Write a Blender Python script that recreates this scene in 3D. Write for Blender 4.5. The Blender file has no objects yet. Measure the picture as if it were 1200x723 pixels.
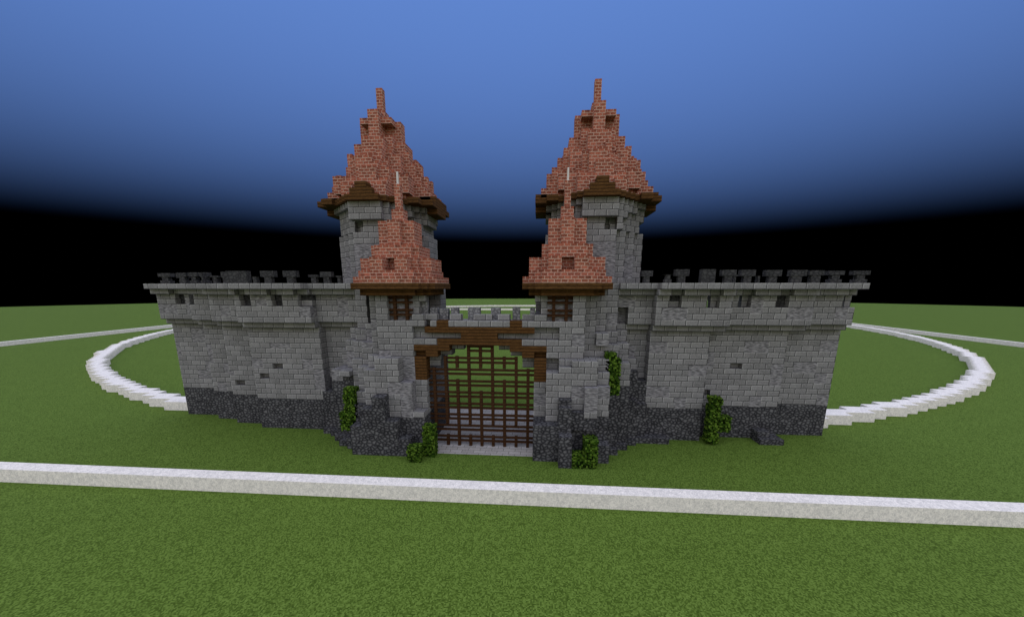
import bpy, math, random
from mathutils import Vector
R = math.radians
scene = bpy.context.scene
COL = scene.collection

# ------------------------------------------------------------------ helpers
def h3(a, b, c, s=0):
    """repeatable hash of a block position -> 0..1"""
    n = (int(a) * 73856093) ^ (int(b) * 19349663) ^ (int(c) * 83492791) ^ (s * 2654435761)
    n &= 0xffffffff
    n = ((n ^ (n >> 16)) * 0x45d9f3b) & 0xffffffff
    n = ((n ^ (n >> 16)) * 0x45d9f3b) & 0xffffffff
    return ((n ^ (n >> 16)) & 0xffffff) / 0xffffff

def tag(o, label=None, cat=None, group=None, kind=None):
    if label: o['label'] = label
    if cat: o['category'] = cat
    if group: o['group'] = group
    if kind: o['kind'] = kind
    return o

def empty(name, loc, label, cat, group=None):
    o = bpy.data.objects.new(name, None)
    o.location = loc
    o.empty_display_size = 0.5
    COL.objects.link(o)
    return tag(o, label, cat, group)

def link_mesh(name, verts, faces, uvs, mats, fmats, parent=None, loc=(0, 0, 0)):
    me = bpy.data.meshes.new(name)
    me.from_pydata(verts, [], faces)
    uvl = me.uv_layers.new(name='UVMap')
    flat = []
    for f in uvs:
        for u in f: flat += [u[0], u[1]]
    uvl.data.foreach_set('uv', flat)
    for m in mats: me.materials.append(m)
    me.polygons.foreach_set('material_index', fmats)
    me.update()
    o = bpy.data.objects.new(name, me)
    o.location = loc
    COL.objects.link(o)
    if parent: o.parent = parent
    return o

class Vox:
    """masonry on a half-block grid: boxes are filled with cells, only outer faces are meshed"""
    def __init__(self, g=0.5):
        self.c = {}
        self.g = g
    def rng(self, a, b):
        return range(int(round(a / self.g)), int(round(b / self.g)))
    def box(self, x0, x1, y0, y1, z0, z1, m):
        for i in self.rng(x0, x1):
            for j in self.rng(y0, y1):
                for k in self.rng(z0, z1):
                    self.c[(i, j, k)] = m
        return self
    def cut(self, x0, x1, y0, y1, z0, z1):
        for i in self.rng(x0, x1):
            for j in self.rng(y0, y1):
                for k in self.rng(z0, z1):
                    self.c.pop((i, j, k), None)
        return self
    def paint(self, x0, x1, z0, z1, m, only=None):
        for (i, j, k), v in list(self.c.items()):
            if x0 <= (i + .5) * self.g < x1 and z0 <= (k + .5) * self.g < z1 and (only is None or v == only):
                self.c[(i, j, k)] = m
    def build(self, name, parent=None, off=(0, 0, 0), origin=(0, 0, 0), uvo=(0, 0)):
        g = self.g
        names = sorted(set(self.c.values()))
        idx = {n: i for i, n in enumerate(names)}
        V = {}; verts = []; faces = []; uvs = []; fm = []
        D = [((1, 0, 0), [(1, 0, 0), (1, 1, 0), (1, 1, 1), (1, 0, 1)]), ((-1, 0, 0), [(0, 1, 0), (0, 0, 0), (0, 0, 1), (0, 1, 1)]),
             ((0, 1, 0), [(1, 1, 0), (0, 1, 0), (0, 1, 1), (1, 1, 1)]), ((0, -1, 0), [(0, 0, 0), (1, 0, 0), (1, 0, 1), (0, 0, 1)]),
             ((0, 0, 1), [(0, 0, 1), (1, 0, 1), (1, 1, 1), (0, 1, 1)]), ((0, 0, -1), [(0, 1, 0), (1, 1, 0), (1, 0, 0), (0, 0, 0)])]
        for (i, j, k), m in self.c.items():
            for (dx, dy, dz), q in D:
                if (i + dx, j + dy, k + dz) in self.c: continue
                f = []; u = []
                for (a, b, c) in q:
                    key = (i + a, j + b, k + c)
                    if key not in V:
                        V[key] = len(verts)
                        verts.append((key[0] * g + off[0] - origin[0], key[1] * g + off[1] - origin[1], key[2] * g + off[2] - origin[2]))
                    f.append(V[key])
                    X, Y, Z = key[0] * g, key[1] * g, key[2] * g
                    if dx: u.append(((Y if dx > 0 else -Y) + uvo[0], Z + uvo[1]))
                    elif dy: u.append(((X if dy < 0 else -X) + uvo[0], Z + uvo[1]))
                    else: u.append((X + uvo[0], Y + uvo[1]))
                faces.append(f); uvs.append(u); fm.append(idx[m])
        return link_mesh(name, verts, faces, uvs, [M[n] for n in names], fm, parent)

class Bars:
    """free boxes of any size, joined into one mesh"""
    def __init__(self): self.v = []; self.f = []; self.u = []
    def box(self, x0, x1, y0, y1, z0, z1):
        n = len(self.v)
        P = [(x0, y0, z0), (x1, y0, z0), (x1, y1, z0), (x0, y1, z0), (x0, y0, z1), (x1, y0, z1), (x1, y1, z1), (x0, y1, z1)]
        self.v += P
        for q in ((0, 1, 5, 4), (1, 2, 6, 5), (2, 3, 7, 6), (3, 0, 4, 7), (4, 5, 6, 7), (3, 2, 1, 0)):
            self.f.append([n + a for a in q])
            pts = [P[a] for a in q]
            if len({p[2] for p in pts}) == 1: self.u.append([(p[0], p[1]) for p in pts])
            else: self.u.append([(p[0] + p[1], p[2]) for p in pts])
        return self
    def build(self, name, mat, parent=None, origin=(0, 0, 0)):
        v = [(a - origin[0], b - origin[1], c - origin[2]) for a, b, c in self.v]
        return link_mesh(name, v, self.f, self.u, [M[mat]], [0] * len(self.f), parent)

# ------------------------------------------------------------------ materials
M = {}
class N:
    def __init__(self, name, rough=0.95):
        m = bpy.data.materials.new(name); m.use_nodes = True
        self.m = m; self.t = m.node_tree; self.n = self.t.nodes
        self.b = self.n['Principled BSDF']
        self.b.inputs['Roughness'].default_value = rough
        self.b.inputs['Specular IOR Level'].default_value = 0.08
        M[name] = m
    def new(self, typ, **kw):
        x = self.n.new(typ)
        for k, v in kw.items(): setattr(x, k, v)
        return x
    def link(self, a, b): self.t.links.new(a, b)
    def math(self, op, a, b=None, c=None):
        x = self.new('ShaderNodeMath', operation=op)
        for i, v in enumerate((a, b, c)):
            if v is None: continue
            if isinstance(v, (int, float)): x.inputs[i].default_value = v
            else: self.link(v, x.inputs[i])
        return x.outputs[0]
    def uv(self):
        return self.new('ShaderNodeTexCoord').outputs['UV']
    def pix(self, vec, s):
        a = self.new('ShaderNodeVectorMath', operation='SCALE'); self.link(vec, a.inputs[0]); a.inputs['Scale'].default_value = s
        b = self.new('ShaderNodeVectorMath', operation='FLOOR'); self.link(a.outputs[0], b.inputs[0])
        return b.outputs[0]
    def white(self, vec):
        w = self.new('ShaderNodeTexWhiteNoise', noise_dimensions='2D'); self.link(vec, w.inputs['Vector'])
        return w.outputs['Value']
    def ramp(self, fac, stops, interp='LINEAR'):
        r = self.new('ShaderNodeValToRGB'); cr = r.color_ramp; cr.interpolation = interp
        while len(cr.elements) < len(stops): cr.elements.new(0.5)
        for e, (p, c) in zip(cr.elements, stops):
            e.position = p; e.color = (c[0], c[1], c[2], 1)
        if fac is not None: self.link(fac, r.inputs[0])
        return r.outputs[0]
    def mulcol(self, col, fac):
        x = self.new('ShaderNodeVectorMath', operation='SCALE'); self.link(col, x.inputs[0])
        if isinstance(fac, (int, float)): x.inputs['Scale'].default_value = fac
        else: self.link(fac, x.inputs['Scale'])
        return x.outputs[0]
    def mix(self, fac, a, b):
        x = self.new('ShaderNodeMix', data_type='RGBA')
        for s, v in ((0, fac), (6, a), (7, b)):
            if isinstance(v, (int, float)): x.inputs[s].default_value = v
            elif isinstance(v, tuple): x.inputs[s].default_value = (*v, 1)
            else: self.link(v, x.inputs[s])
        return x.outputs[2]
    def out(self, col): self.link(col, self.b.inputs['Base Color'])

def bricks(name, row, width, base, mortar, var, mort_px, hi=1.0, offs=0.5, grain=0.24):
    """courses of bricks in block units, drawn on a 16 px per block grid"""
    n = N(name); uv = n.uv()
    p = n.pix(uv, 16.0)
    sep = n.new('ShaderNodeSeparateXYZ'); n.link(p, sep.inputs[0])
    X, Y = sep.outputs[0], sep.outputs[1]
    rh, rw = row * 16, width * 16
    course = n.math('FLOOR', n.math('DIVIDE', n.math('ADD', Y, .5), rh))
    yy = n.math('FLOORED_MODULO', n.math('ADD', Y, .01), rh)
    shift = n.math('MULTIPLY', n.math('FLOORED_MODULO', n.math('ADD', course, .01), 2.0), 1.0)
    shift = n.math('FLOOR', n.math('ADD', shift, .1))
    xs = n.math('ADD', X, n.math('MULTIPLY', shift, rw * offs))
    xx = n.math('FLOORED_MODULO', n.math('ADD', xs, .01), rw)
    bx = n.math('FLOOR', n.math('DIVIDE', n.math('ADD', xs, .5), rw))
    m1 = n.math('LESS_THAN', yy, mort_px - .5)
    m2 = n.math('GREATER_THAN', xx, rw - mort_px - .5)
    mm = n.math('MAXIMUM', m1, m2)
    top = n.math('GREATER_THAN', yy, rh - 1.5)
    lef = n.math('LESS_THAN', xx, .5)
    hl = n.math('MAXIMUM', top, lef)  # top and left edge pixels of each brick carry a painted highlight
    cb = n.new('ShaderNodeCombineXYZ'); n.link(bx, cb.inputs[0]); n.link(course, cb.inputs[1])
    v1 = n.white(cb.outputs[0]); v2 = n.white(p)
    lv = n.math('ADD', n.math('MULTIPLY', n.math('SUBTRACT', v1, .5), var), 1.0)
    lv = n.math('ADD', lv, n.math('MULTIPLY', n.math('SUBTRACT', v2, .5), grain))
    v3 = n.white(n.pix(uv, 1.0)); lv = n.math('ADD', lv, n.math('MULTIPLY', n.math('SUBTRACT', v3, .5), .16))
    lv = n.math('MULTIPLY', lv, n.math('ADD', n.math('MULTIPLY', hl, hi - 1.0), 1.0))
    rgb = n.new('ShaderNodeRGB'); rgb.outputs[0].default_value = (*base, 1)
    body = n.mulcol(rgb.outputs[0], lv)
    mr = n.new('ShaderNodeRGB'); mr.outputs[0].default_value = (*mortar, 1)
    mo = n.mulcol(mr.outputs[0], n.math('ADD', n.math('MULTIPLY', v2, .5), .75))
    n.out(n.mix(mm, body, mo))
    return n

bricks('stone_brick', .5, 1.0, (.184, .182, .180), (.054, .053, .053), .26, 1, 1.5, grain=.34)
bricks('paving_brick', .5, 1.0, (.36, .34, .31), (.19, .18, .165), .2, 1, 1.1)
bricks('roof_brick', .25, .5, (.262, .086, .053), (.39, .25, .19), .6, 1, 1.0, grain=.6)

def streak(name, lo, mid, hi):
    n = N(name); uv = n.uv(); p = n.pix(uv, 16.0)
    mp = n.new('ShaderNodeMapping'); n.link(p, mp.inputs[0])
    mp.inputs['Rotation'].default_value = (0, 0, R(-32)); mp.inputs['Scale'].default_value = (.16, .62, 1)
    no = n.new('ShaderNodeTexNoise', noise_dimensions='2D'); n.link(mp.outputs[0], no.inputs['Vector'])
    no.inputs['Scale'].default_value = 1.0; no.inputs['Detail'].default_value = 2.0
    n.out(n.ramp(no.outputs[0], [(.3, lo), (.5, mid), (.7, hi)]))
streak('andesite', (.085, .083, .086), (.170, .166, .171), (.275, .27, .276))

def pebbles(name, dark, mid, light, sc=4.2):
    n = N(name); uv = n.uv(); p = n.pix(uv, 16.0)
    mp = n.new('ShaderNodeMapping'); n.link(uv, mp.inputs[0]); mp.inputs['Scale'].default_value = (1, 1.3, 1)
    vo = n.new('ShaderNodeTexVoronoi', voronoi_dimensions='2D', feature='DISTANCE_TO_EDGE'); n.link(mp.outputs[0], vo.inputs['Vector'])
    vo.inputs['Scale'].default_value = sc
    vc = n.new('ShaderNodeTexVoronoi', voronoi_dimensions='2D', feature='F1'); n.link(mp.outputs[0], vc.inputs['Vector'])
    vc.inputs['Scale'].default_value = sc
    sx = n.new('ShaderNodeSeparateColor'); n.link(vc.outputs['Color'], sx.inputs[0])
    w = n.white(p)
    f = n.math('ADD', n.math('MULTIPLY', vo.outputs['Distance'], 1.5), n.math('MULTIPLY', n.math('SUBTRACT', w, .5), .2))
    f = n.math('ADD', f, n.math('MULTIPLY', n.math('SUBTRACT', sx.outputs[0], .5), .3))
    n.out(n.ramp(f, [(.02, dark), (.3, mid), (.72, light)]))
pebbles('dark_cobble', (.019, .019, .021), (.060, .060, .063), (.135, .135, .138), 3.0)
pebbles('shaded_stone', (.024, .024, .025), (.044, .044, .045), (.062, .062, .062), 3.0)  # stone with shade painted into its colour, for merlons and slot backs
pebbles('grey_cobble', (.09, .09, .095), (.16, .16, .165), (.26, .26, .26), 3.2)

def planks(name, base, dark):
    n = N(name); uv = n.uv(); p = n.pix(uv, 16.0)
    sep = n.new('ShaderNodeSeparateXYZ'); n.link(p, sep.inputs[0])
    yy = n.math('FLOORED_MODULO', n.math('ADD', sep.outputs[1], .01), 4.0)
    line = n.math('LESS_THAN', yy, .5)
    mp = n.new('ShaderNodeMapping'); n.link(p, mp.inputs[0]); mp.inputs['Scale'].default_value = (.12, .9, 1)
    no = n.new('ShaderNodeTexNoise', noise_dimensions='2D'); n.link(mp.outputs[0], no.inputs['Vector'])
    no.inputs['Scale'].default_value = 1.0; no.inputs['Detail'].default_value = 2.0
    w = n.white(p)
    lv = n.math('ADD', n.math('MULTIPLY', no.outputs[0], 1.1), n.math('MULTIPLY', w, .35))
    rgb = n.new('ShaderNodeRGB'); rgb.outputs[0].default_value = (*base, 1)
    n.out(n.mix(line, n.mulcol(rgb.outputs[0], n.math('ADD', lv, .25)), dark))
planks('dark_oak', (.082, .040, .013), (.030, .014, .005))
planks('fence_wood', (.050, .023, .010), (.025, .011, .005))

n = N('grass'); uv = n.uv()
w1 = n.white(n.pix(uv, 16.0)); w2 = n.white(n.pix(uv, 10.0)); w3 = n.white(n.pix(uv, 1.0))
f = n.math('ADD', n.math('MULTIPLY', w1, .86), n.math('ADD', n.math('MULTIPLY', w2, .10), n.math('MULTIPLY', w3, .04)))
n.out(n.ramp(f, [(.1, (.040, .071, .008)), (.5, (.076, .127, .018)), (.9, (.122, .193, .034))]))

n = N('white_wool'); uv = n.uv()
w1 = n.white(n.pix(uv, 16.0)); w2 = n.white(n.pix(uv, 5.0))
f = n.math('ADD', n.math('MULTIPLY', w1, .6), n.math('MULTIPLY', w2, .4))
n.out(n.ramp(f, [(.1, (.57, .55, .515)), (.9, (.85, .81, .745))]))

n = N('leaves')
geo = n.new('ShaderNodeNewGeometry')
no = n.new('ShaderNodeTexWhiteNoise', noise_dimensions='3D')
sc = n.new('ShaderNodeVectorMath', operation='SCALE'); n.link(geo.outputs['Position'], sc.inputs[0]); sc.inputs['Scale'].default_value = 8.0
ad = n.new('ShaderNodeVectorMath', operation='ADD'); n.link(sc.outputs[0], ad.inputs[0]); ad.inputs[1].default_value = (.013, .017, .011)
fl = n.new('ShaderNodeVectorMath', operation='FLOOR'); n.link(ad.outputs[0], fl.inputs[0]); n.link(fl.outputs[0], no.inputs['Vector'])
n.out(n.ramp(no.outputs['Value'], [(0, (.003, .011, .001)), (.5, (.026, .062, .004)), (1, (.105, .175, .020))]))

n = N('rod_white'); n.b.inputs['Base Color'].default_value = (.55, .53, .50, 1)

# ------------------------------------------------------------------ camera
W = 1200.0
F, PITCH, YAW, EYE, PPX, PPY = 417.86, .1966, .0748, 13.673, 601.75, 419.85
cam = bpy.data.cameras.new('camera'); co = bpy.data.objects.new('camera', cam); COL.objects.link(co)
cam.sensor_width = 36; cam.sensor_fit = 'HORIZONTAL'; cam.lens = F / W * 36
cam.shift_x = (600 - PPX) / W; cam.shift_y = (PPY - 361.5) / W
co.location = (4.447, -26.531, EYE); co.rotation_euler = (math.pi / 2 - PITCH, 0, YAW)
cam.clip_end = 3000; cam.clip_start = .1
scene.camera = co

# ------------------------------------------------------------------ sky and sun
SUN_EL, SUN_AZ = 54.0, 0.0
w = bpy.data.worlds.new('World'); scene.world = w; w.use_nodes = True
t = w.node_tree; bg = t.nodes['Background']
tc = t.nodes.new('ShaderNodeTexCoord'); sp = t.nodes.new('ShaderNodeSeparateXYZ'); t.links.new(tc.outputs['Generated'], sp.inputs[0])
def wm(op, a, b):
    x = t.nodes.new('ShaderNodeMath'); x.operation = op
    for i, v in enumerate((a, b)):
        if isinstance(v, (int, float)): x.inputs[i].default_value = v
        else: t.links.new(v, x.inputs[i])
    return x.outputs[0]
S0 = .113                                  # sine of the elevation below which the night-black haze is complete
zc = wm('MAXIMUM', sp.outputs[2], .02)
amt = wm('MAXIMUM', wm('SUBTRACT', 1.0, wm('DIVIDE', S0, zc)), 0.0)
amt = wm('POWER', amt, 2.2)
sc_ = t.nodes.new('ShaderNodeVectorMath'); sc_.operation = 'SCALE'
sc_.inputs[0].default_value = (.190, .385, 1.0); t.links.new(amt, sc_.inputs['Scale'])
t.links.new(sc_.outputs[0], bg.inputs['Color']); bg.inputs['Strength'].default_value = 1.0
sl = bpy.data.lights.new('sun', 'SUN'); so = bpy.data.objects.new('sun', sl); COL.objects.link(so)
sl.energy = 3.2; sl.angle = R(158); sl.color = (1.0, .91, .76)
so.location = (0, -60, 100); so.rotation_euler = (R(90 - SUN_EL), 0, R(SUN_AZ))
vs = scene.view_settings; vs.view_transform = 'Standard'; vs.look = 'None'; vs.exposure = 0; vs.gamma = 1; vs.use_curve_mapping = False
scene.cycles.max_bounces = 6

# ------------------------------------------------------------------ ground
gv = [(4.4, -26.5, 0)]; gf = []; gu = [[(0, 0)] * 3]
NS = 256; GR = 440
for i in range(NS):
    a = 2 * math.pi * i / NS
    gv.append((4.4 + GR * math.cos(a), -26.5 + GR * math.sin(a), 0))
gf = [[0, 1 + i, 1 + (i + 1) % NS] for i in range(NS)]
gu = [[(gv[k][0], gv[k][1]) for k in f] for f in gf]
tag(link_mesh('ground', gv, gf, gu, [M['grass']], [0] * NS), kind='structure')
path = Bars().box(-5, 4, .75, 12.5, -.2, .006).box(-8.5, -5, 9, 12.5, -.2, .006)
tag(path.build('stone_path', 'paving_brick'), kind='structure')

# ------------------------------------------------------------------ white borders
GB = 'white block lines on the grass'
def border(x0, x1, y0, y1, label):
    o = Bars()
    o.box(x0, x1, y0, y1, -.2, 1)
    tag(o.build('border_line', 'white_wool'), label, 'border', GB)
border(-121, 116, -6, -5, 'long straight white line of blocks across the grass in front of the castle')
border(-123, -122, -6, 191, 'thin white line of blocks on the left grass, straight and running away outside the ring')
border(116, 117, -6, 191, 'thin white line of blocks on the right grass, straight and running away outside the ring')
border(-121, 115, 190, 191, 'thin distant white line of blocks seen between the towers above the gate')
ring = Vox(1.0)
CX, CY, RO = -2.2, 119.3, 115.6
for i in range(-125, 122):
    for j in range(0, 240):
        d = math.hypot(i + .5 - CX, j + .5 - CY)
        if RO - 1.75 <= d <= RO - .25 and not (-35 < i < 31 and j < 40): ring.c[(i, j, 0)] = 'white_wool'
tag(ring.build('ring_line', origin=(0, 0, 0)), 'great white ring of blocks laid on the grass behind the castle', 'ring')

# ------------------------------------------------------------------ curtain walls
SB, AN, DC, DS, GC, WO, RB = 'stone_brick', 'andesite', 'dark_cobble', 'shaded_stone', 'grey_cobble', 'dark_oak', 'roof_brick'

def step(table, x):
    for x0, x1, y in table:
        if x0 <= x < x1: return y
    return None

def curtain(name, label, x0, x1, body, over, slots, patches, holes, basetop, mid, merlons, group, foot=(), niches=()):
    """body / over: front Y of the lower face and of the jettied parapet, by X; mid: the recessed length next to the gate"""
    t0 = empty(name, ((x0 + x1) / 2, 6, 0), label, 'castle wall', group)
    O = tuple(t0.location)
    wv = Vox(); bv = Vox(); pv = Vox()
    i = x0
    while i < x1 - .01:
        x = i + .25
        yb = step(body, x); yo = step(over, x)
        bt = basetop(x)
        bv.box(i, i + .5, yb, yb + 2, 0, bt, DC)
        wv.box(i, i + .5, yb, yb + 2, bt, 10, SB)
        wv.box(i, i + .5, yb - .5, yb + 2, 10, 10.5, SB) if yo < yb - .6 and False else wv.box(i, i + .5, yo + .5, yb + 2, 10, 10.5, SB)
        wv.box(i, i + .5, yo, yb + 2, 10.5, 11, SB)
        pv.box(i, i + .5, yo, yo + 1, 11, 13, SB)
        pv.box(i, i + .5, yo - .5, yo + 1, 13, 13.5, SB)
        pv.box(i, i + .5, yo - 1, yo + 1, 13.5, 14, SB)
        i += .5
    for a, b, c, d in niches:
        yo = step(over, (a + b) / 2)
        for v in (pv, wv):
            v.cut(a, b, yo - .5, yo + 1.5, c, d)
        wv.box(a, b, yo + 1, yo + 2, c, d, AN)
    for a, b, y, z in foot:
        bv.box(a, b, y, step(body, (a + b) / 2), 0, z, DC)
    for a, b, kind in slots:
        yo = step(over, (a + b) / 2)
        pv.cut(a, b, yo - 1, yo + 2, 12, 13)
        pv.cut(a, b, yo - 1, yo, 13, 13.5)
        if kind == 'block':                     # blind slot, closed one block in
            pv.box(a, b, yo + .5, yo + 1, 12, 13, DS)  # dark backing paints the shade inside the slot
        if kind == 'half': pv.box(a, b, yo + .5, yo + 1, 12, 12.5, SB); pv.box(a, b, yo + .5, yo + 1, 12.5, 13, DS)  # upper half backed with the same painted shade
        if kind == 'open': pv.box(a + .5, b, yo + .5, yo + 1, 12, 13, SB)
    for a, b, c, d in patches:
        if c >= 11: pv.paint(a, b, c, d, AN, SB)
        wv.paint(a, b, c, d, AN, SB)
    for a, b, c, d in holes:
        yb = step(body, (a + b) / 2)
        wv.cut(a, b, yb, yb + .5, c, d)
    wv.build('wall', t0, origin=O); bv.build('base', t0, origin=O)
    par = pv.build('parapet', t0, origin=O)
    for (a, b, zt, shape, full) in merlons:
        yo = step(over, (a + b) / 2)
        mv = Bars()
        y0 = yo - .75
        a, b = a + .1, b - .1
        if shape == 'I':
            s = (b - a) * .26
            mv.box(a, b, y0, y0 + .5, 14.66, zt); mv.box(a + s, b - s, y0 + .05, y0 + .45, 14.3, 14.66); mv.box(a + s * .45, b - s * .45, y0, y0 + .5, 14, 14.3)
        elif shape == 'T':
            s = (b - a) * .24
            mv.box(a, b, y0, y0 + .5, 14.55, zt); mv.box(a + s, b - s, y0 + .05, y0 + .45, 14, 14.55)
        elif shape == 'L':
            s = (b - a) * .36
            mv.box(a, b, y0, y0 + .5, 14.55, zt); mv.box(a + s * .3, b - s * .7, y0 + .05, y0 + .45, 14, 14.55)
        elif shape == 'J':
            s = (b - a) * .36
            mv.box(a, b, y0, y0 + .5, 14.6, zt); mv.box(a + s * .5, b - s * .5, y0 + .05, y0 + .45, 14, 14.6)
        else:
            mv.box(a, b, y0, y0 + .5, 14, zt)
        mv.build('merlon', DS, par, origin=O)  # merlon darkness is shade put into the material colour
    return t0

# right wall -----------------------------------------------------------------
bodyR = [(10, 14, 6), (14, 19, 5), (19, 26, 6), (26, 40, 7)]
overR = [(10, 14, 5), (14, 20, 4), (20, 27, 5), (27, 40, 6)]
mR = [(12.6, 13.7, 15, 'T', 1), (14.1, 14.95, 14.65, 'I', 0), (14.95, 16.2, 15.05, 'T', 1), (16.95, 18.2, 15.05, '#', 1), (18.5, 19.75, 15, 'T', 1),
      (19.8, 20.4, 14.65, 'T', 0), (20.45, 21.75, 15.05, 'T', 1), (21.75, 22.2, 14.6, 'J', 0), (22.35, 23.75, 15.02, 'T', 1), (24.25, 25.65, 15.02, 'L', 1),
      (25.65, 26.95, 14.98, 'J', 1), (27.85, 29.25, 14.98, 'I', 1), (29.75, 31.2, 14.98, 'I', 1)]
def btR(x):
    if x < 11: return 5
    if x < 12: return 5.5
    if x < 13: return 6
    if x < 14: return 5
    return 3
wallR = curtain('curtain_wall', 'grey stone brick castle wall running right from the gate, a leafy shrub growing up its foot', 11, 31,
    bodyR, overR, [(15, 16, 'half'), (18, 19, 'open'), (21, 22, 'open'), (24, 25, 'block'), (27, 27.5, 'block'), (30, 31, 'open')],
    [(14.5, 16.5, 11, 12), (22, 23, 11.5, 13), (25, 27, 11, 12), (29.5, 30.5, 11, 12), (29.5, 31.5, 8, 9), (22.5, 24.5, 8, 9), (14, 15.5, 8, 9),
     (17.5, 19, 6, 7), (19, 20, 6.5, 8), (14, 16, 4, 5), (16.5, 17.5, 3, 4), (25, 26, 5, 7), (27.5, 29.5, 6, 7), (29.5, 30.5, 5, 6), (23.5, 24.5, 3, 4),
     (30, 31, 3, 4), (10.5, 12.5, 12, 13), (12, 13, 7.5, 8.5)],
    [(21.5, 22.5, 6.5, 7), (19, 20, 4, 4.5)], btR, None, mR, 'castle curtain walls', [(24, 25, 5, 1), (24, 26, 4.5, .5), (20, 21, 5.5, .5)], [(11, 12, 10.5, 12)])
# left wall ------------------------------------------------------------------
bodyL = [(-40, -29.5, 8), (-29.5, -26.5, 7), (-26.5, -23, 6), (-23, -16, 5), (-16, -10, 6)]
overL = [(-40, -29.5, 7), (-29.5, -26.5, 6), (-26.5, -23, 5), (-23, -16, 4), (-16, -10, 5)]
mL = [(-32.7, -31.2, 15, 'I', 1), (-30.8, -29.6, 15, 'T', 1), (-29.6, -28.5, 15, 'I', 1), (-28.5, -27.4, 15.02, 'I', 1), (-27.4, -26.4, 15.02, 'I', 1),
      (-26.3, -25.9, 14.95, 'T', 0), (-25.4, -24.4, 14.7, 'T', 0), (-24.3, -23.4, 15.03, 'L', 1), (-22.9, -20.8, 15.05, '#', 1), (-20.6, -19.95, 14.6, 'J', 0),
      (-19.75, -18.35, 15.05, 'T', 1), (-17.7, -16.35, 15.05, 'T', 1), (-16.1, -15.05, 14.75, 'T', 0), (-15.0, -13.8, 15.0, 'T', 1), (-13.6, -12.9, 14.65, 'T', 0)]
def btL(x):
    if x > -12: return 5
    if x > -13: return 5.5
    if x > -14: return 6
    if x > -16: return 5
    return 3
wallL = curtain('curtain_wall', 'grey stone brick castle wall running left from the gate, its bare foot stepping back in short lengths', -34, -12,
    bodyL, overL, [(-32, -31, 'block'), (-30, -29, 'block'), (-27.5, -26.5, 'block'), (-22.5, -21.5, 'block'), (-19.5, -18.5, 'block'), (-16.9, -16, 'half')],
    [(-34, -32, 11, 12), (-31, -30, 11, 13), (-25.5, -24.5, 11, 12), (-21, -20, 12, 13), (-17, -16, 11, 12), (-14, -13, 11, 13), (-32, -30.5, 8, 9.5),
     (-30, -29, 6, 8), (-31, -30, 5, 6), (-28, -27, 5, 6), (-27, -26, 5, 5.5), (-32, -30.5, 4, 5), (-24, -22, 6, 7), (-21, -19, 8, 8.5), (-29, -28, 3, 4),
     (-34, -33.5, 6.5, 8), (-18, -17, 6, 7), (-17, -16, 4, 6)],
    [(-22.5, -21.5, 5, 5.5), (-21, -20, 6, 6.5), (-26, -25, 4, 4.5)], btL, None, mL, 'castle curtain walls')

# ------------------------------------------------------------------ gate turrets
def turret(name, label, mirror, cols, back, wood, patches, group):
    """cols: X -> [(z0, z1, front Y, material)] seen from the front; right-hand coordinates, mirrored for the left one"""
    cx = -7.5 if mirror else 6.5
    t0 = empty(name, (cx, 4.5, 0), label, 'gate turret', group)
    O = tuple(t0.location)
    wv = Vox(); bv = Vox()
    for x, rows in cols.items():
        w_ = .5 if x != int(x) or (x + .5) in cols else 1.0
        for z0, z1, y, m in rows:
            v = bv if m == DC else wv
            v.box(x, x + w_, y, back(x, z0), z0, z1, m)
    for a, b, c, d in patches: wv.paint(a, b, c, d, AN, SB)
    return t0, O, wv, bv

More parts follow.
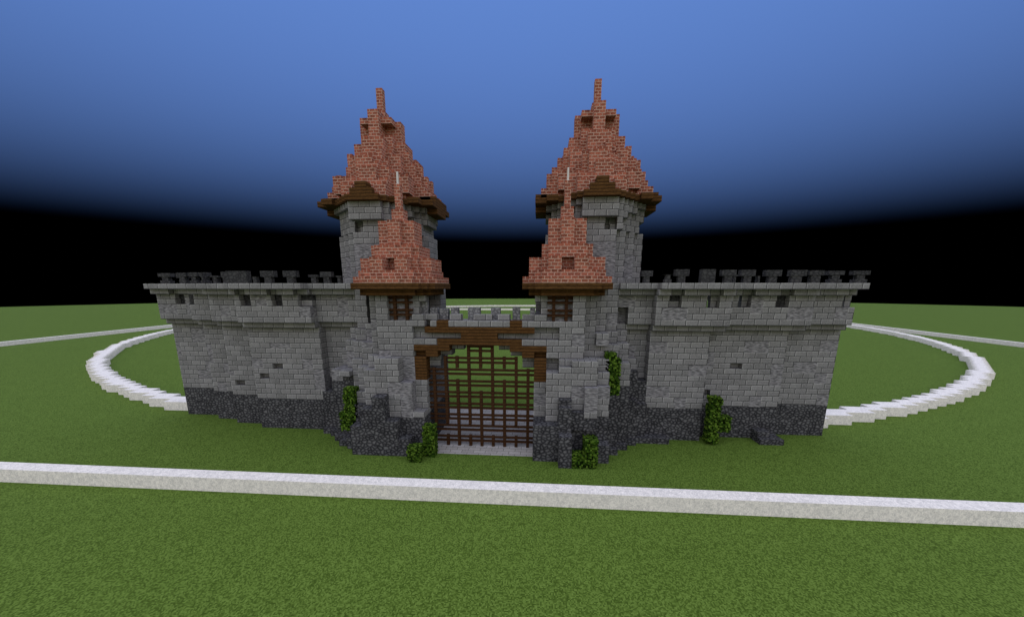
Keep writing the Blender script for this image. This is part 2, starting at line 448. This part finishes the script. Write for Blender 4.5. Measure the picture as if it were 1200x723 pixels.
def small_roof(t0, O, cx, cy):
    ev = Vox(); rv = Vox()
    def disc(v, r, z0, z1, m, cut=.74):
        i = -r
        n = int(round(r * 2))
        for a in range(-n, n):
            for b in range(-n, n):
                x, y = (a + .5) / 2, (b + .5) / 2
                if max(abs(x), abs(y)) <= r and (abs(x) + abs(y)) * cut <= r:
                    v.box(cx + x - .25, cx + x + .25, cy + y - .25, cy + y + .25, z0, z1, m)
    disc(ev, 3.0, 13, 13.5, WO, .66); disc(ev, 3.5, 13.5, 14, WO, .62)
    disc(rv, 3.5, 14, 14.5, RB, .64); disc(rv, 3.0, 14.5, 15, RB, .66)
    disc(rv, 2.5, 15, 16, RB, .70); disc(rv, 2.0, 16, 16.5, RB, .66); disc(rv, 1.5, 16, 17, RB, .5)
    # ribs and hollows between them
    for sx in (-1, 1):
        rv.box(cx - .5 + sx, cx + .5 + sx, cy - 3, cy + 3, 14, 16, RB)
        rv.box(cx - 3, cx + 3, cy - .5 + sx, cy + .5 + sx, 14, 16, RB)
    rv.box(cx - 1.5, cx + 1.5, cy - 2, cy + 2, 16, 17, RB); rv.box(cx - 2, cx + 2, cy - 1.5, cy + 1.5, 16, 17, RB)
    rv.box(cx - .5, cx + .5, cy - 1.5, cy + 1.5, 17, 19, RB); rv.box(cx - 1.5, cx + 1.5, cy - .5, cy + .5, 17, 19, RB)
    for sx in (-1, 1):
        for sy in (-1, 1):
            rv.box(cx + sx - .5, cx + sx + .5, cy + sy * .5 - .5, cy + sy * .5 + .5, 17, 18.5, RB)
            rv.box(cx + sx - .5, cx + sx + .5, cy + sy * .5 - .5, cy + sy * .5 + .5, 18.5, 19, RB)
    rv.box(cx - .5, cx + .5, cy - .5, cy + .5, 19, 20, RB)
    rv.cut(cx - .5, cx + .5, cy - 3.5, cy - 1.5, 15, 16)
    for sx in (-1, 1):
        a, b = (cx + 1.5, cx + 2) if sx > 0 else (cx - 2, cx - 1.5)
        rv.cut(a, b, cy - 3, cy - 2, 15, 16)
        a, b = (cx + .5, cx + 1) if sx > 0 else (cx - 1, cx - .5)
        rv.cut(a, b, cy - 1.5, cy - 1, 17, 18.5)
    ev.build('eaves', t0, origin=O)
    rf = rv.build('roof', t0, origin=O)
    Bars().box(cx - .25, cx + .25, cy - .25, cy + .25, 20, 22).build('spire', RB, rf, origin=O)
    Bars().box(cx - .07, cx + .07, cy - .07, cy + .07, 22.05, 23).box(cx - .13, cx + .13, cy - .13, cy + .13, 22, 22.06).build('finial', 'rod_white', rf, origin=O)

def window_grille(t0, O, x0, x1, y, z0, z1):
    fr = Bars()
    for r in (0, 1):
        zz = z0 + r
        for a, b in ((.375, .5625), (.75, .9375)):
            fr.box(x0, x1, y + .44, y + .56, zz + a, zz + b)
    g = fr.build('window_grille', 'fence_wood', t0, origin=O)
    for k in range(int(round(x1 - x0))):
        c = x0 + k + .5
        Bars().box(c - .125, c + .125, y + .375, y + .625, z0, z1).build('bar', 'fence_wood', g, origin=O)

# columns as seen from the front, right turret
colsR = {
 4: [(0, 3, 0, DC), (3, 6, 2, SB), (6, 9.5, 3, SB), (9.5, 10.5, 2.5, SB), (10.5, 11.5, 2, SB)],
 5: [(0, 3, 0, DC), (3, 7, 1, SB), (7, 9.5, 2, SB), (9.5, 10.5, 2.5, SB), (10.5, 11, 2, SB)],
 6: [(0, 2.5, -1, DC), (2.5, 4.5, 0, DC), (4.5, 5, .5, DC), (5, 7.5, 1, SB), (7.5, 8, 1.5, SB), (8, 11, 2, SB)],
 7: [(0, 2.5, 1, DC), (2.5, 4, .5, DC), (4, 7, 1, SB), (7, 8, 1, SB), (8, 13.5, 2, SB)],
 8: [(0, 2.5, 1, DC), (2.5, 3.5, .5, DC), (3.5, 6, .5, SB), (6, 8, 1, SB), (8, 13.5, 3, SB)],
 9: [(0, 1.5, 0, DC), (1.5, 3.5, 1, DC), (3.5, 6, 1, SB), (6, 7, 1.5, SB), (7, 8, 2, SB), (8, 9, 3, SB), (9, 10, 2.5, SB), (10, 13.5, 4, SB)],
 10: [(0, .5, 1.5, DC), (.5, 5, 2, DC), (5, 8.5, 3, SB), (8.5, 9, 3, SB), (9, 10, 4, SB), (10, 14, 4.5, SB)],
 11: [(0, .5, 2.5, DC), (.5, 5.5, 3, DC), (5.5, 7.5, 3, SB), (7.5, 9, 4, SB), (9, 10, 5, SB)],
 12: [(0, .5, 3.5, DC), (.5, 4, 4, DC), (4, 6.5, 4.5, DC), (6.5, 7.5, 5, SB)],
 13: [(0, .5, 4, DC), (.5, 3.5, 4.5, DC), (3.5, 5.5, 5, DC)],
 14: [(0, .5, 4, DC)], 15: [(0, .5, 4, DC)],
}
def backR(x, z): return 9 if x < 10 else 7 if x < 11 else 6
tR, O, wv, bv = turret('gate_turret', 'small pointed turret right of the gate, barred window, green vine on its right side', False, colsR, backR, None,
    [(7, 8, 9, 10), (8, 10, 5, 6), (8, 9, 4, 5), (9, 10, 9, 9.5), (8, 9, 11.5, 12), (10, 11, 10.5, 11.5), (7, 8, 5, 6), (4, 5, 4, 5)], 'gate turrets')
# window opening with the pillars beside it
wv.box(4.5, 5, 2.5, 3, 11.5, 12.5, SB); wv.box(4, 5, 2.5, 3, 12.5, 13, SB); wv.box(5, 7, 2.5, 4, 11, 13, AN); wv.box(5, 8, 7.5, 8.5, 11, 13.5, SB)
wv.box(4, 5, 7, 9, 11, 13.5, SB)
wv.box(7, 8, 2, 3, 13, 13.5, SB)
wv.cut(8, 9, 3.5, 7, 11, 13.5)
wv.box(8, 9, 3, 3.5, 11, 13.5, SB)
wv.cut(7, 8, 3, 7.5, 11, 13); wv.box(7, 8, 3, 8, 13, 13.5, SB)
wv.cut(5, 6, 2, 2.5, 7, 8)
wv.box(9, 12, 6.5, 8.5, 9, 13.5, SB); wv.box(9, 10.5, 5.5, 6.5, 9, 13.5, SB)
wv.build('wall', tR, origin=O); bv.build('base', tR, origin=O)
small_roof(tR, O, 6.5, 4.5)
window_grille(tR, O, 5, 7, 1.8, 11, 13)

# left turret, same way with its own columns
colsL = {
 -6: [(0, 3, 1, DC), (3, 3.5, 1, SB), (3.5, 6, 2, SB), (6, 9.5, 3, SB), (9.5, 10.5, 2.5, SB), (10.5, 11.5, 2, SB)],
 -7: [(0, 1.5, 0, DC), (1.5, 3, 1, DC), (3, 3.5, 1, SB), (3.5, 6, 1, SB), (6, 9.5, 2, SB), (9.5, 11, 2, SB)],
 -8: [(0, 3, 0, DC), (3, 7, 1, SB), (7, 8, 1, SB), (8, 11, 2, SB)],
 -9: [(0, 5, 0, DC), (5, 8, 1, SB), (8, 13.5, 2, SB)],
 -10: [(0, 4, 0, DC), (4, 7, 1, SB), (7, 8, 2, SB), (8, 13.5, 3, SB)],
 -11: [(0, 2.5, 0, DC), (2.5, 4, 1, DC), (4, 5, 1.5, SB), (5, 7, 2, SB), (7, 9, 3, SB), (9, 10.5, 4, SB), (10.5, 13, 5.5, SB), (13, 13.5, 4, SB)],
 -12: [(0, 1, 1, DC), (1, 5, 2, DC), (5, 7.5, 3, SB), (7.5, 9, 3.5, SB), (9, 10, 4, SB), (10, 14, 4.5, SB)],
 -13: [(0, .5, 1.5, DC), (.5, 6, 3, DC), (6, 6.5, 2.5, SB), (6.5, 7.5, 4, SB), (7.5, 9, 4, SB), (9, 10, 5, SB)],
 -14: [(0, .5, 2.5, DC), (.5, 5.5, 3, DC), (5.5, 6.5, 3, SB), (6.5, 8, 5, SB)],
 -15: [(0, .5, 3.5, DC), (.5, 5, 4.5, DC)],
 -16: [(0, .5, 4, DC), (.5, 4, 4.5, DC)],
}
def backL(x, z): return 9 if x > -11 else 7 if x > -12 else 6
tL, O, wv, bv = turret('gate_turret', 'small pointed turret left of the gate, barred window, green vine on its left side', True, colsL, backL, None,
    [(-7, -6, 4, 8), (-7, -6, 3, 5), (-8, -7, 5, 6), (-9, -8, 8, 8.5), (-11, -10, 8.5, 10), (-13, -12, 7, 8), (-14, -13, 5.5, 6.5), (-10, -9, 10, 11)], 'gate turrets')
wv.box(-6, -5, 3, 3.5, 11, 13, GC); wv.box(-6, -5.5, 2.5, 3, 11.5, 12.5, SB); wv.box(-6, -5, 2.5, 3, 12.5, 13, SB); wv.box(-8, -6, 2.5, 4, 11, 13, AN); wv.box(-9, -6, 7.5, 8.5, 11, 13.5, SB)
wv.box(-6, -5, 7, 9, 11, 13.5, SB)
wv.cut(-9, -8, 3, 7.5, 11, 13); wv.cut(-10, -9, 3.5, 7, 11, 13.5); wv.box(-10, -9, 3, 3.5, 11, 13.5, SB)
wv.box(-13, -10, 6.5, 8.5, 9, 13.5, SB); wv.box(-11.5, -10, 5.5, 6.5, 9, 13.5, SB)
wv.build('wall', tL, origin=O); bv.build('base', tL, origin=O)
small_roof(tL, O, -7.5, 4.5)
window_grille(tL, O, -8, -6, 1.8, 11, 13)

# ------------------------------------------------------------------ gate arch
ga = empty('gate_arch', (-.5, 2.5, 0), 'dark timber and stone arch bridging the two small turrets over the gate', 'gate arch')
O = tuple(ga.location)
bm = Vox()
bm.box(-5, 4, 2, 3, 10, 10.5, WO); bm.box(-4, -3, 2, 3, 10.5, 11, WO); bm.box(2, 3, 2, 3, 10.5, 11, WO); bm.box(-5, -4.75, 2, 3, 10.5, 11, WO)
bm.box(-2, 1, 2, 3, 9.5, 10, WO); bm.box(-4, 3, 2, 3, 9, 9.5, WO)
bm.box(-6, -3, 2, 3, 8.5, 9, WO); bm.box(2, 5, 2, 3, 8.5, 9, WO)
bm.box(-5, -4, 2, 3, 8, 8.5, WO); bm.box(3, 4, 2, 3, 8, 8.5, WO)
bm.build('beam', ga, origin=O)
for a in (-6, 4):
    Vox().box(a, a + 1, 2, 3, 6, 8, WO).box(a, a + 1, 2.5, 3, 8, 8.5, WO).build('post', ga, origin=O)
sv = Vox()
sv.box(-5, -4, 2, 3, 10.5, 11, SB); sv.c = {k: v for k, v in sv.c.items() if k[0] >= -9}
sv.box(-3, 2, 2, 3, 10.5, 11, SB); sv.box(3, 4, 2, 3, 10.5, 11, SB)
sv.box(-5, -2, 2.5, 4, 9.5, 10, SB); sv.box(1, 4, 2.5, 4, 9.5, 10, SB)
sv.box(-6, -4, 2, 4, 9, 9.5, SB); sv.box(3, 5, 2, 4, 9, 9.5, SB)
sv.box(-3, -2, 3, 4, 8.5, 9, SB); sv.box(1, 2, 3, 4, 8.5, 9, SB)
sv.box(-4, -3, 3, 4, 8, 9, SB); sv.box(2, 3, 3, 4, 8, 9, SB)
sv.box(-5, -4, 3, 4, 7, 9, SB); sv.box(3, 4, 3, 4, 7, 9, SB)
sv.box(-5, 4, 3, 4, 9.5, 11, SB)
sv.build('stonework', ga, origin=O)
for a, b in ((-5, -4), (-3, -2), (-1, 0.5), (1, 2), (3, 4)):
    q = Vox().box(a, b, 2.5, 3, 11, 11.5, SB)
    q.build('merlon', ga, origin=O)
for a, b, z in ((-4.8, -4.2, 12), (-4.0, -3.3, 11.9), (-3.05, -2.45, 12), (-1.6, -.6, 12), (.35, 1.1, 12), (2.15, 2.75, 12.05), (3.6, 4.0, 12)):
    Bars().box(a, b, 3.1, 3.8, 11, z).build('merlon', GC, ga, origin=O)

# ------------------------------------------------------------------ portcullis
pc = empty('portcullis', (-.5, 2.5, 0), 'dark wooden lattice portcullis closing the gate between the turrets', 'portcullis')
O = tuple(pc.location)
tops = {-5: 7, -4: 8, -3: 8, -2: 9, -1: 9, 0: 9, 1: 8, 2: 8, 3: 7}
gaps = {-4: (1,), -2: (1,), -1: (5, 6), 0: (1,), 2: (1,), -3: (6,), 1: (6,)}
for c, tp in tops.items():
    x = c + .5; z = 0 if c > -5 else 2
    while z < tp:
        if z in gaps.get(c, ()): z += 1; continue
        e = z
        while e < tp and e not in gaps.get(c, ()): e += 1
        Bars().box(x - .125, x + .125, 2.375, 2.625, z, e).build('bar', 'fence_wood', pc, origin=O)
        z = e
for z in range(9):
    xs = [c for c, tp in tops.items() if tp > z]
    x0, x1 = min(xs), max(xs) + 1
    if z == 8: x0, x1 = -1.5, .5
    elif z == 7: x0, x1 = -3.5, 2.5
    for lo, hi in ((.375, .5625), (.75, .9375)):
        Bars().box(x0, x1, 2.44, 2.56, z + lo, z + hi).build('rail', 'fence_wood', pc, origin=O)

# ------------------------------------------------------------------ tall towers
def tall_tower(label, ox, oy, window_x, flip):
    """round tower on a nine-block plan, centre at (ox, oy)"""
    t0 = empty('round_tower', (ox, oy, 0), label, 'tower', 'tall round towers')
    wv = Vox(); ev = Vox(); rv = Vox()
    def ins(x, y, r, k=.72): return max(abs(x), abs(y)) <= r and (abs(x) + abs(y)) * k <= r
    def fill(v, r, z0, z1, m, k=.72, hollow=0):
        n = int(r * 2 + 1)
        for a in range(-n, n):
            for b in range(-n, n):
                x, y = (a + .5) / 2, (b + .5) / 2
                if ins(x, y, r, k) and not (hollow and ins(x, y, r - hollow, k)):
                    v.box(a / 2, (a + 1) / 2, b / 2, (b + 1) / 2, z0, z1, m)
    PLAN = {4: 1.5, 3: 2.5, 2: 3.5, 1: 4.5, 0: 4.5}
    def ring9(v, z0, z1, shrink=0.0):
        for j in range(-4, 5):
            w_ = PLAN[abs(j)] - shrink
            v.box(-w_, w_, j - .5, j + .5, z0, z1, SB)
    fill(wv, 4.0, 0, 16, SB, .68)
    wv.box(-1.5, 1.5, -4.5, 4.5, 10, 21, SB); wv.box(-4.5, 4.5, -1.5, 1.5, 10, 16, SB)
    ring9(wv, 16, 18.5)
    fill(wv, 4.0, 18.5, 19.5, SB, .70); fill(wv, 4.5, 19.5, 20.5, SB, .72)
    fill(wv, 4.5, 20.5, 21, SB, .72, 2)
    wv.box(-1.5, 1.5, -5, 5, 19.5, 21, SB)
    wv.box(-1, 1, -5, -4.5, 18.5, 19.5, SB) if False else None
    # ragged collar: every other stone of the flare is missing its lower half
    for (i, j, k) in list(wv.c):
        x, y, z = (i + .5) / 2, (j + .5) / 2, (k + .5) / 2
        if 19.5 <= z < 20.5 and not ins(x, y, 4.0, .70) and abs(x) > 1.5 and h3(math.floor(x + .5), math.floor(y + .5), k // 1, 3) < (.6 if z < 20 else .25):
            wv.c.pop((i, j, k))
    # window recess and stepped corners
    wx = window_x
    for (a, b) in ((-1.5, -.5), (1.0, 2.0)):
        wv.box(a, b, -4.5, -4, 18.5, 19.5, SB)
    wv.cut(wx, wx + 1, -5.5, -3.5, 18.5, 19.5)
    wv.box(wx + .5, wx + 1, -4.0, -3.5, 18.5, 19, SB)
    s = 1 if not flip else -1
    # slots that step back below the wide drum
    def bx(a, b, y0, y1, z0, z1, m=None, cut=False):
        if s < 0: a, b = -b, -a
        (wv.cut(a, b, y0, y1, z0, z1) if cut else wv.box(a, b, y0, y1, z0, z1, m))
    bx(1.5, 2.5, -4.5, -3.5, 14, 17.5, cut=True)
    bx(2.5, 3.5, -4.5, -2.5, 14, 17.0, cut=True)
    for (a, b, z0, z1) in ((-1, 1.5, 15.5, 17.5), (2.5, 3.5, 14.5, 16.5), (.5, 1.5, 14.5, 16)):
        if s < 0: a, b = -b, -a
        wv.paint(a, b, z0, z1, AN, SB)
    wv.build('wall', t0)
    # eaves
    fill(ev, 5.0, 21, 21.5, WO, .72, 2.0)
    for sx in (-1, 1):
        xa, xb = (4, 5.5) if sx > 0 else (-5.5, -4)
        ev.box(xa, xb, -2, 2, 21, 22, WO); ev.box(xa - .5 * (sx > 0), xb + .5 * (sx < 0), -3, 3, 21, 21.5, WO); ev.box(xa, xb, -1.5, 1.5, 20.5, 21, WO)
        ev.box(min(sx * 3.5, sx * 4.5), max(sx * 3.5, sx * 4.5), -4, 4, 21, 21.5, WO)
    ev.box(-1.5, 1.5, -5.5, -4.5, 21, 21.5, WO); ev.box(-1, 1, -5.5, -4.0, 21.5, 22, WO); ev.box(-.5, .5, -5.5, -4.0, 22, 22.5, WO)
    ev.build('eaves', t0)
    # roof
    prof = [(21.5, 22, 4.5, .76), (22, 23, 4.5, .80), (23, 24, 4.0, .82), (24, 25, 3.5, .84), (25, 26.5, 2.5, .86), (26.5, 27.5, 1.5, .6)]
    for z0, z1, r, k in prof: fill(rv, r, z0, z1, RB, k)
    for z0, z1, r in [(21.5, 22.5, 5.0), (22.5, 23, 4.5)]:       # short ribs standing proud of the cone
        for c in (-1.5, 1.5):
            rv.box(c - .5, c + .5, -r, r, z0, z1, RB); rv.box(-r, r, c - .5, c + .5, z0, z1, RB)
    for q in (-1, 1):
        rv.box(q * 3 - .5, q * 3 + .5, -3.5, 3.5, 22, 23.5, RB); rv.box(-3.5, 3.5, q * 3 - .5, q * 3 + .5, 22, 23.5, RB)
        rv.box(q * 2 - .5, q * 2 + .5, -2.5, 2.5, 24, 25.5, RB)
        rv.box(-.5, .5, q * 3.5 - .5, q * 3.5 + .5, 24, 25, RB); rv.box(q * 3 - .5, q * 3 + .5, -.5, .5, 24.5, 25.5, RB)
        rv.box(q * 2 - .5, q * 2 + .5, -1, 1, 26.5, 27, RB); rv.box(-1, 1, q * 2 - .5, q * 2 + .5, 26.5, 27, RB)
    rv.box(-2.5, 2.5, -1, 1, 25, 26.5, RB); rv.box(-1, 1, -2.5, 2.5, 25, 26.5, RB)
    
    rv.box(-.5, .5, -2, 2, 27, 29.5, RB); rv.box(-2, 2, -.5, .5, 27, 29, RB)
    for sx in (-1, 1):
        for sy in (-1, 1):
            rv.box(sx - .5, sx + .5, sy - .5, sy + .5, 27, 29, RB)
    rv.cut(-1.5, -.5, -1.5, -.5, 27.5, 28.5); rv.cut(.5, 1.5, -1.5, -.5, 27.5, 28.5)
    rv.box(-.5, .5, -1, 1, 29, 29.5, RB); rv.box(-.5, .5, -.5, .5, 29, 30, RB)
    # half-block ledges standing proud of the cone, tier by tier
    for z0, z1 in ((22, 23), (23, 24), (24, 25), (25, 26)):
        k0 = int(z0 * 2)
        skin = [(i, j) for (i, j, k) in rv.c if k == k0 and any((i + a, j + b, k0) not in rv.c for a, b in ((1, 0), (-1, 0), (0, 1), (0, -1)))]
        for i, j in skin:
            x, y = (i + .5) / 2, (j + .5) / 2
            if abs(x) > abs(y): di, dj, key = (1 if x > 0 else -1), 0, math.floor(y + .5)
            else: di, dj, key = 0, (1 if y > 0 else -1), math.floor(x + .5)
            if (i + di, j + dj, k0) in rv.c or (i + di, j + dj, k0 - 1) not in rv.c: continue
            r_ = h3(key, di * 3 + dj, z0, 11)
            if r_ < .5:
                for k in range(k0, k0 + (2 if r_ < .3 else 1)): rv.c[(i + di, j + dj, k)] = RB
    rf = rv.build('roof', t0)
    Bars().box(-.3, .3, -.3, .3, 30, 32).build('spire', RB, rf)
    return t0
tall_tower('tall round tower with a brick spire rising behind the right turret', 9.35, 10.5, .3, False)
tall_tower('tall round tower with a brick spire rising behind the left turret', -11.0, 10.5, -1.5, True)

# ------------------------------------------------------------------ shrubs
def shrub(name, label, boxes, seed, cat='shrub', group='leaf block shrubs'):
    """leaf blocks broken up into eighth-size leaf clumps with gaps"""
    rnd = random.Random(seed)
    g = .125
    x0 = min(b[0] for b in boxes); x1 = max(b[1] for b in boxes); y0 = min(b[2] for b in boxes); y1 = max(b[3] for b in boxes)
    O = ((x0 + x1) / 2, (y0 + y1) / 2, min(b[4] for b in boxes))
    v = Vox(g)
    for a, b, c, d, e, f in boxes:
        for i in v.rng(a, b):
            for j in v.rng(c, d):
                for k in v.rng(e, f):
                    edge = i in (v.rng(a, b)[0], v.rng(a, b)[-1]) or j in (v.rng(c, d)[0], v.rng(c, d)[-1]) or k in (v.rng(e, f)[0], v.rng(e, f)[-1])
                    if rnd.random() < (.5 if edge else .5): v.c[(i, j, k)] = 'leaves'
    o = v.build(name, origin=O)
    o.location = O
    tag(o, label, cat, group)
shrub('leafy_vine', 'narrow green vine hanging high on the right turret shoulder', [(10, 11, 2, 3, 5, 8), (9.8, 10.6, 2, 3, 7, 8.5)], 1, 'vine')
shrub('leafy_bush', 'tall green shrub climbing the foot of the right castle wall', [(19.25, 20.25, 4, 5, .1, 4.4), (20.25, 21.1, 4, 5, 1.2, 2.6)], 2)
shrub('leafy_bush', 'green bush on the grass in a nook at the right turret foot', [(7, 9, -1, 0, 0, 1.1), (8, 9, -1, 0, 1.1, 2.25), (8, 9, 0, 1, 0, 2)], 3)
shrub('leafy_vine', 'narrow green vine growing low on the left turret side', [(-12, -11, 1, 2, 3, 5.4), (-12.5, -11.4, 1, 2, 1.6, 3.2), (-11.6, -10.8, 1, 2, 2.6, 4)], 4, 'vine')
shrub('leafy_bush', 'low green bush beside the left end of the portcullis', [(-6.0, -4.9, -1, 0, 0, 1.2), (-5, -4, 0, 1, 0, 2.6)], 5)
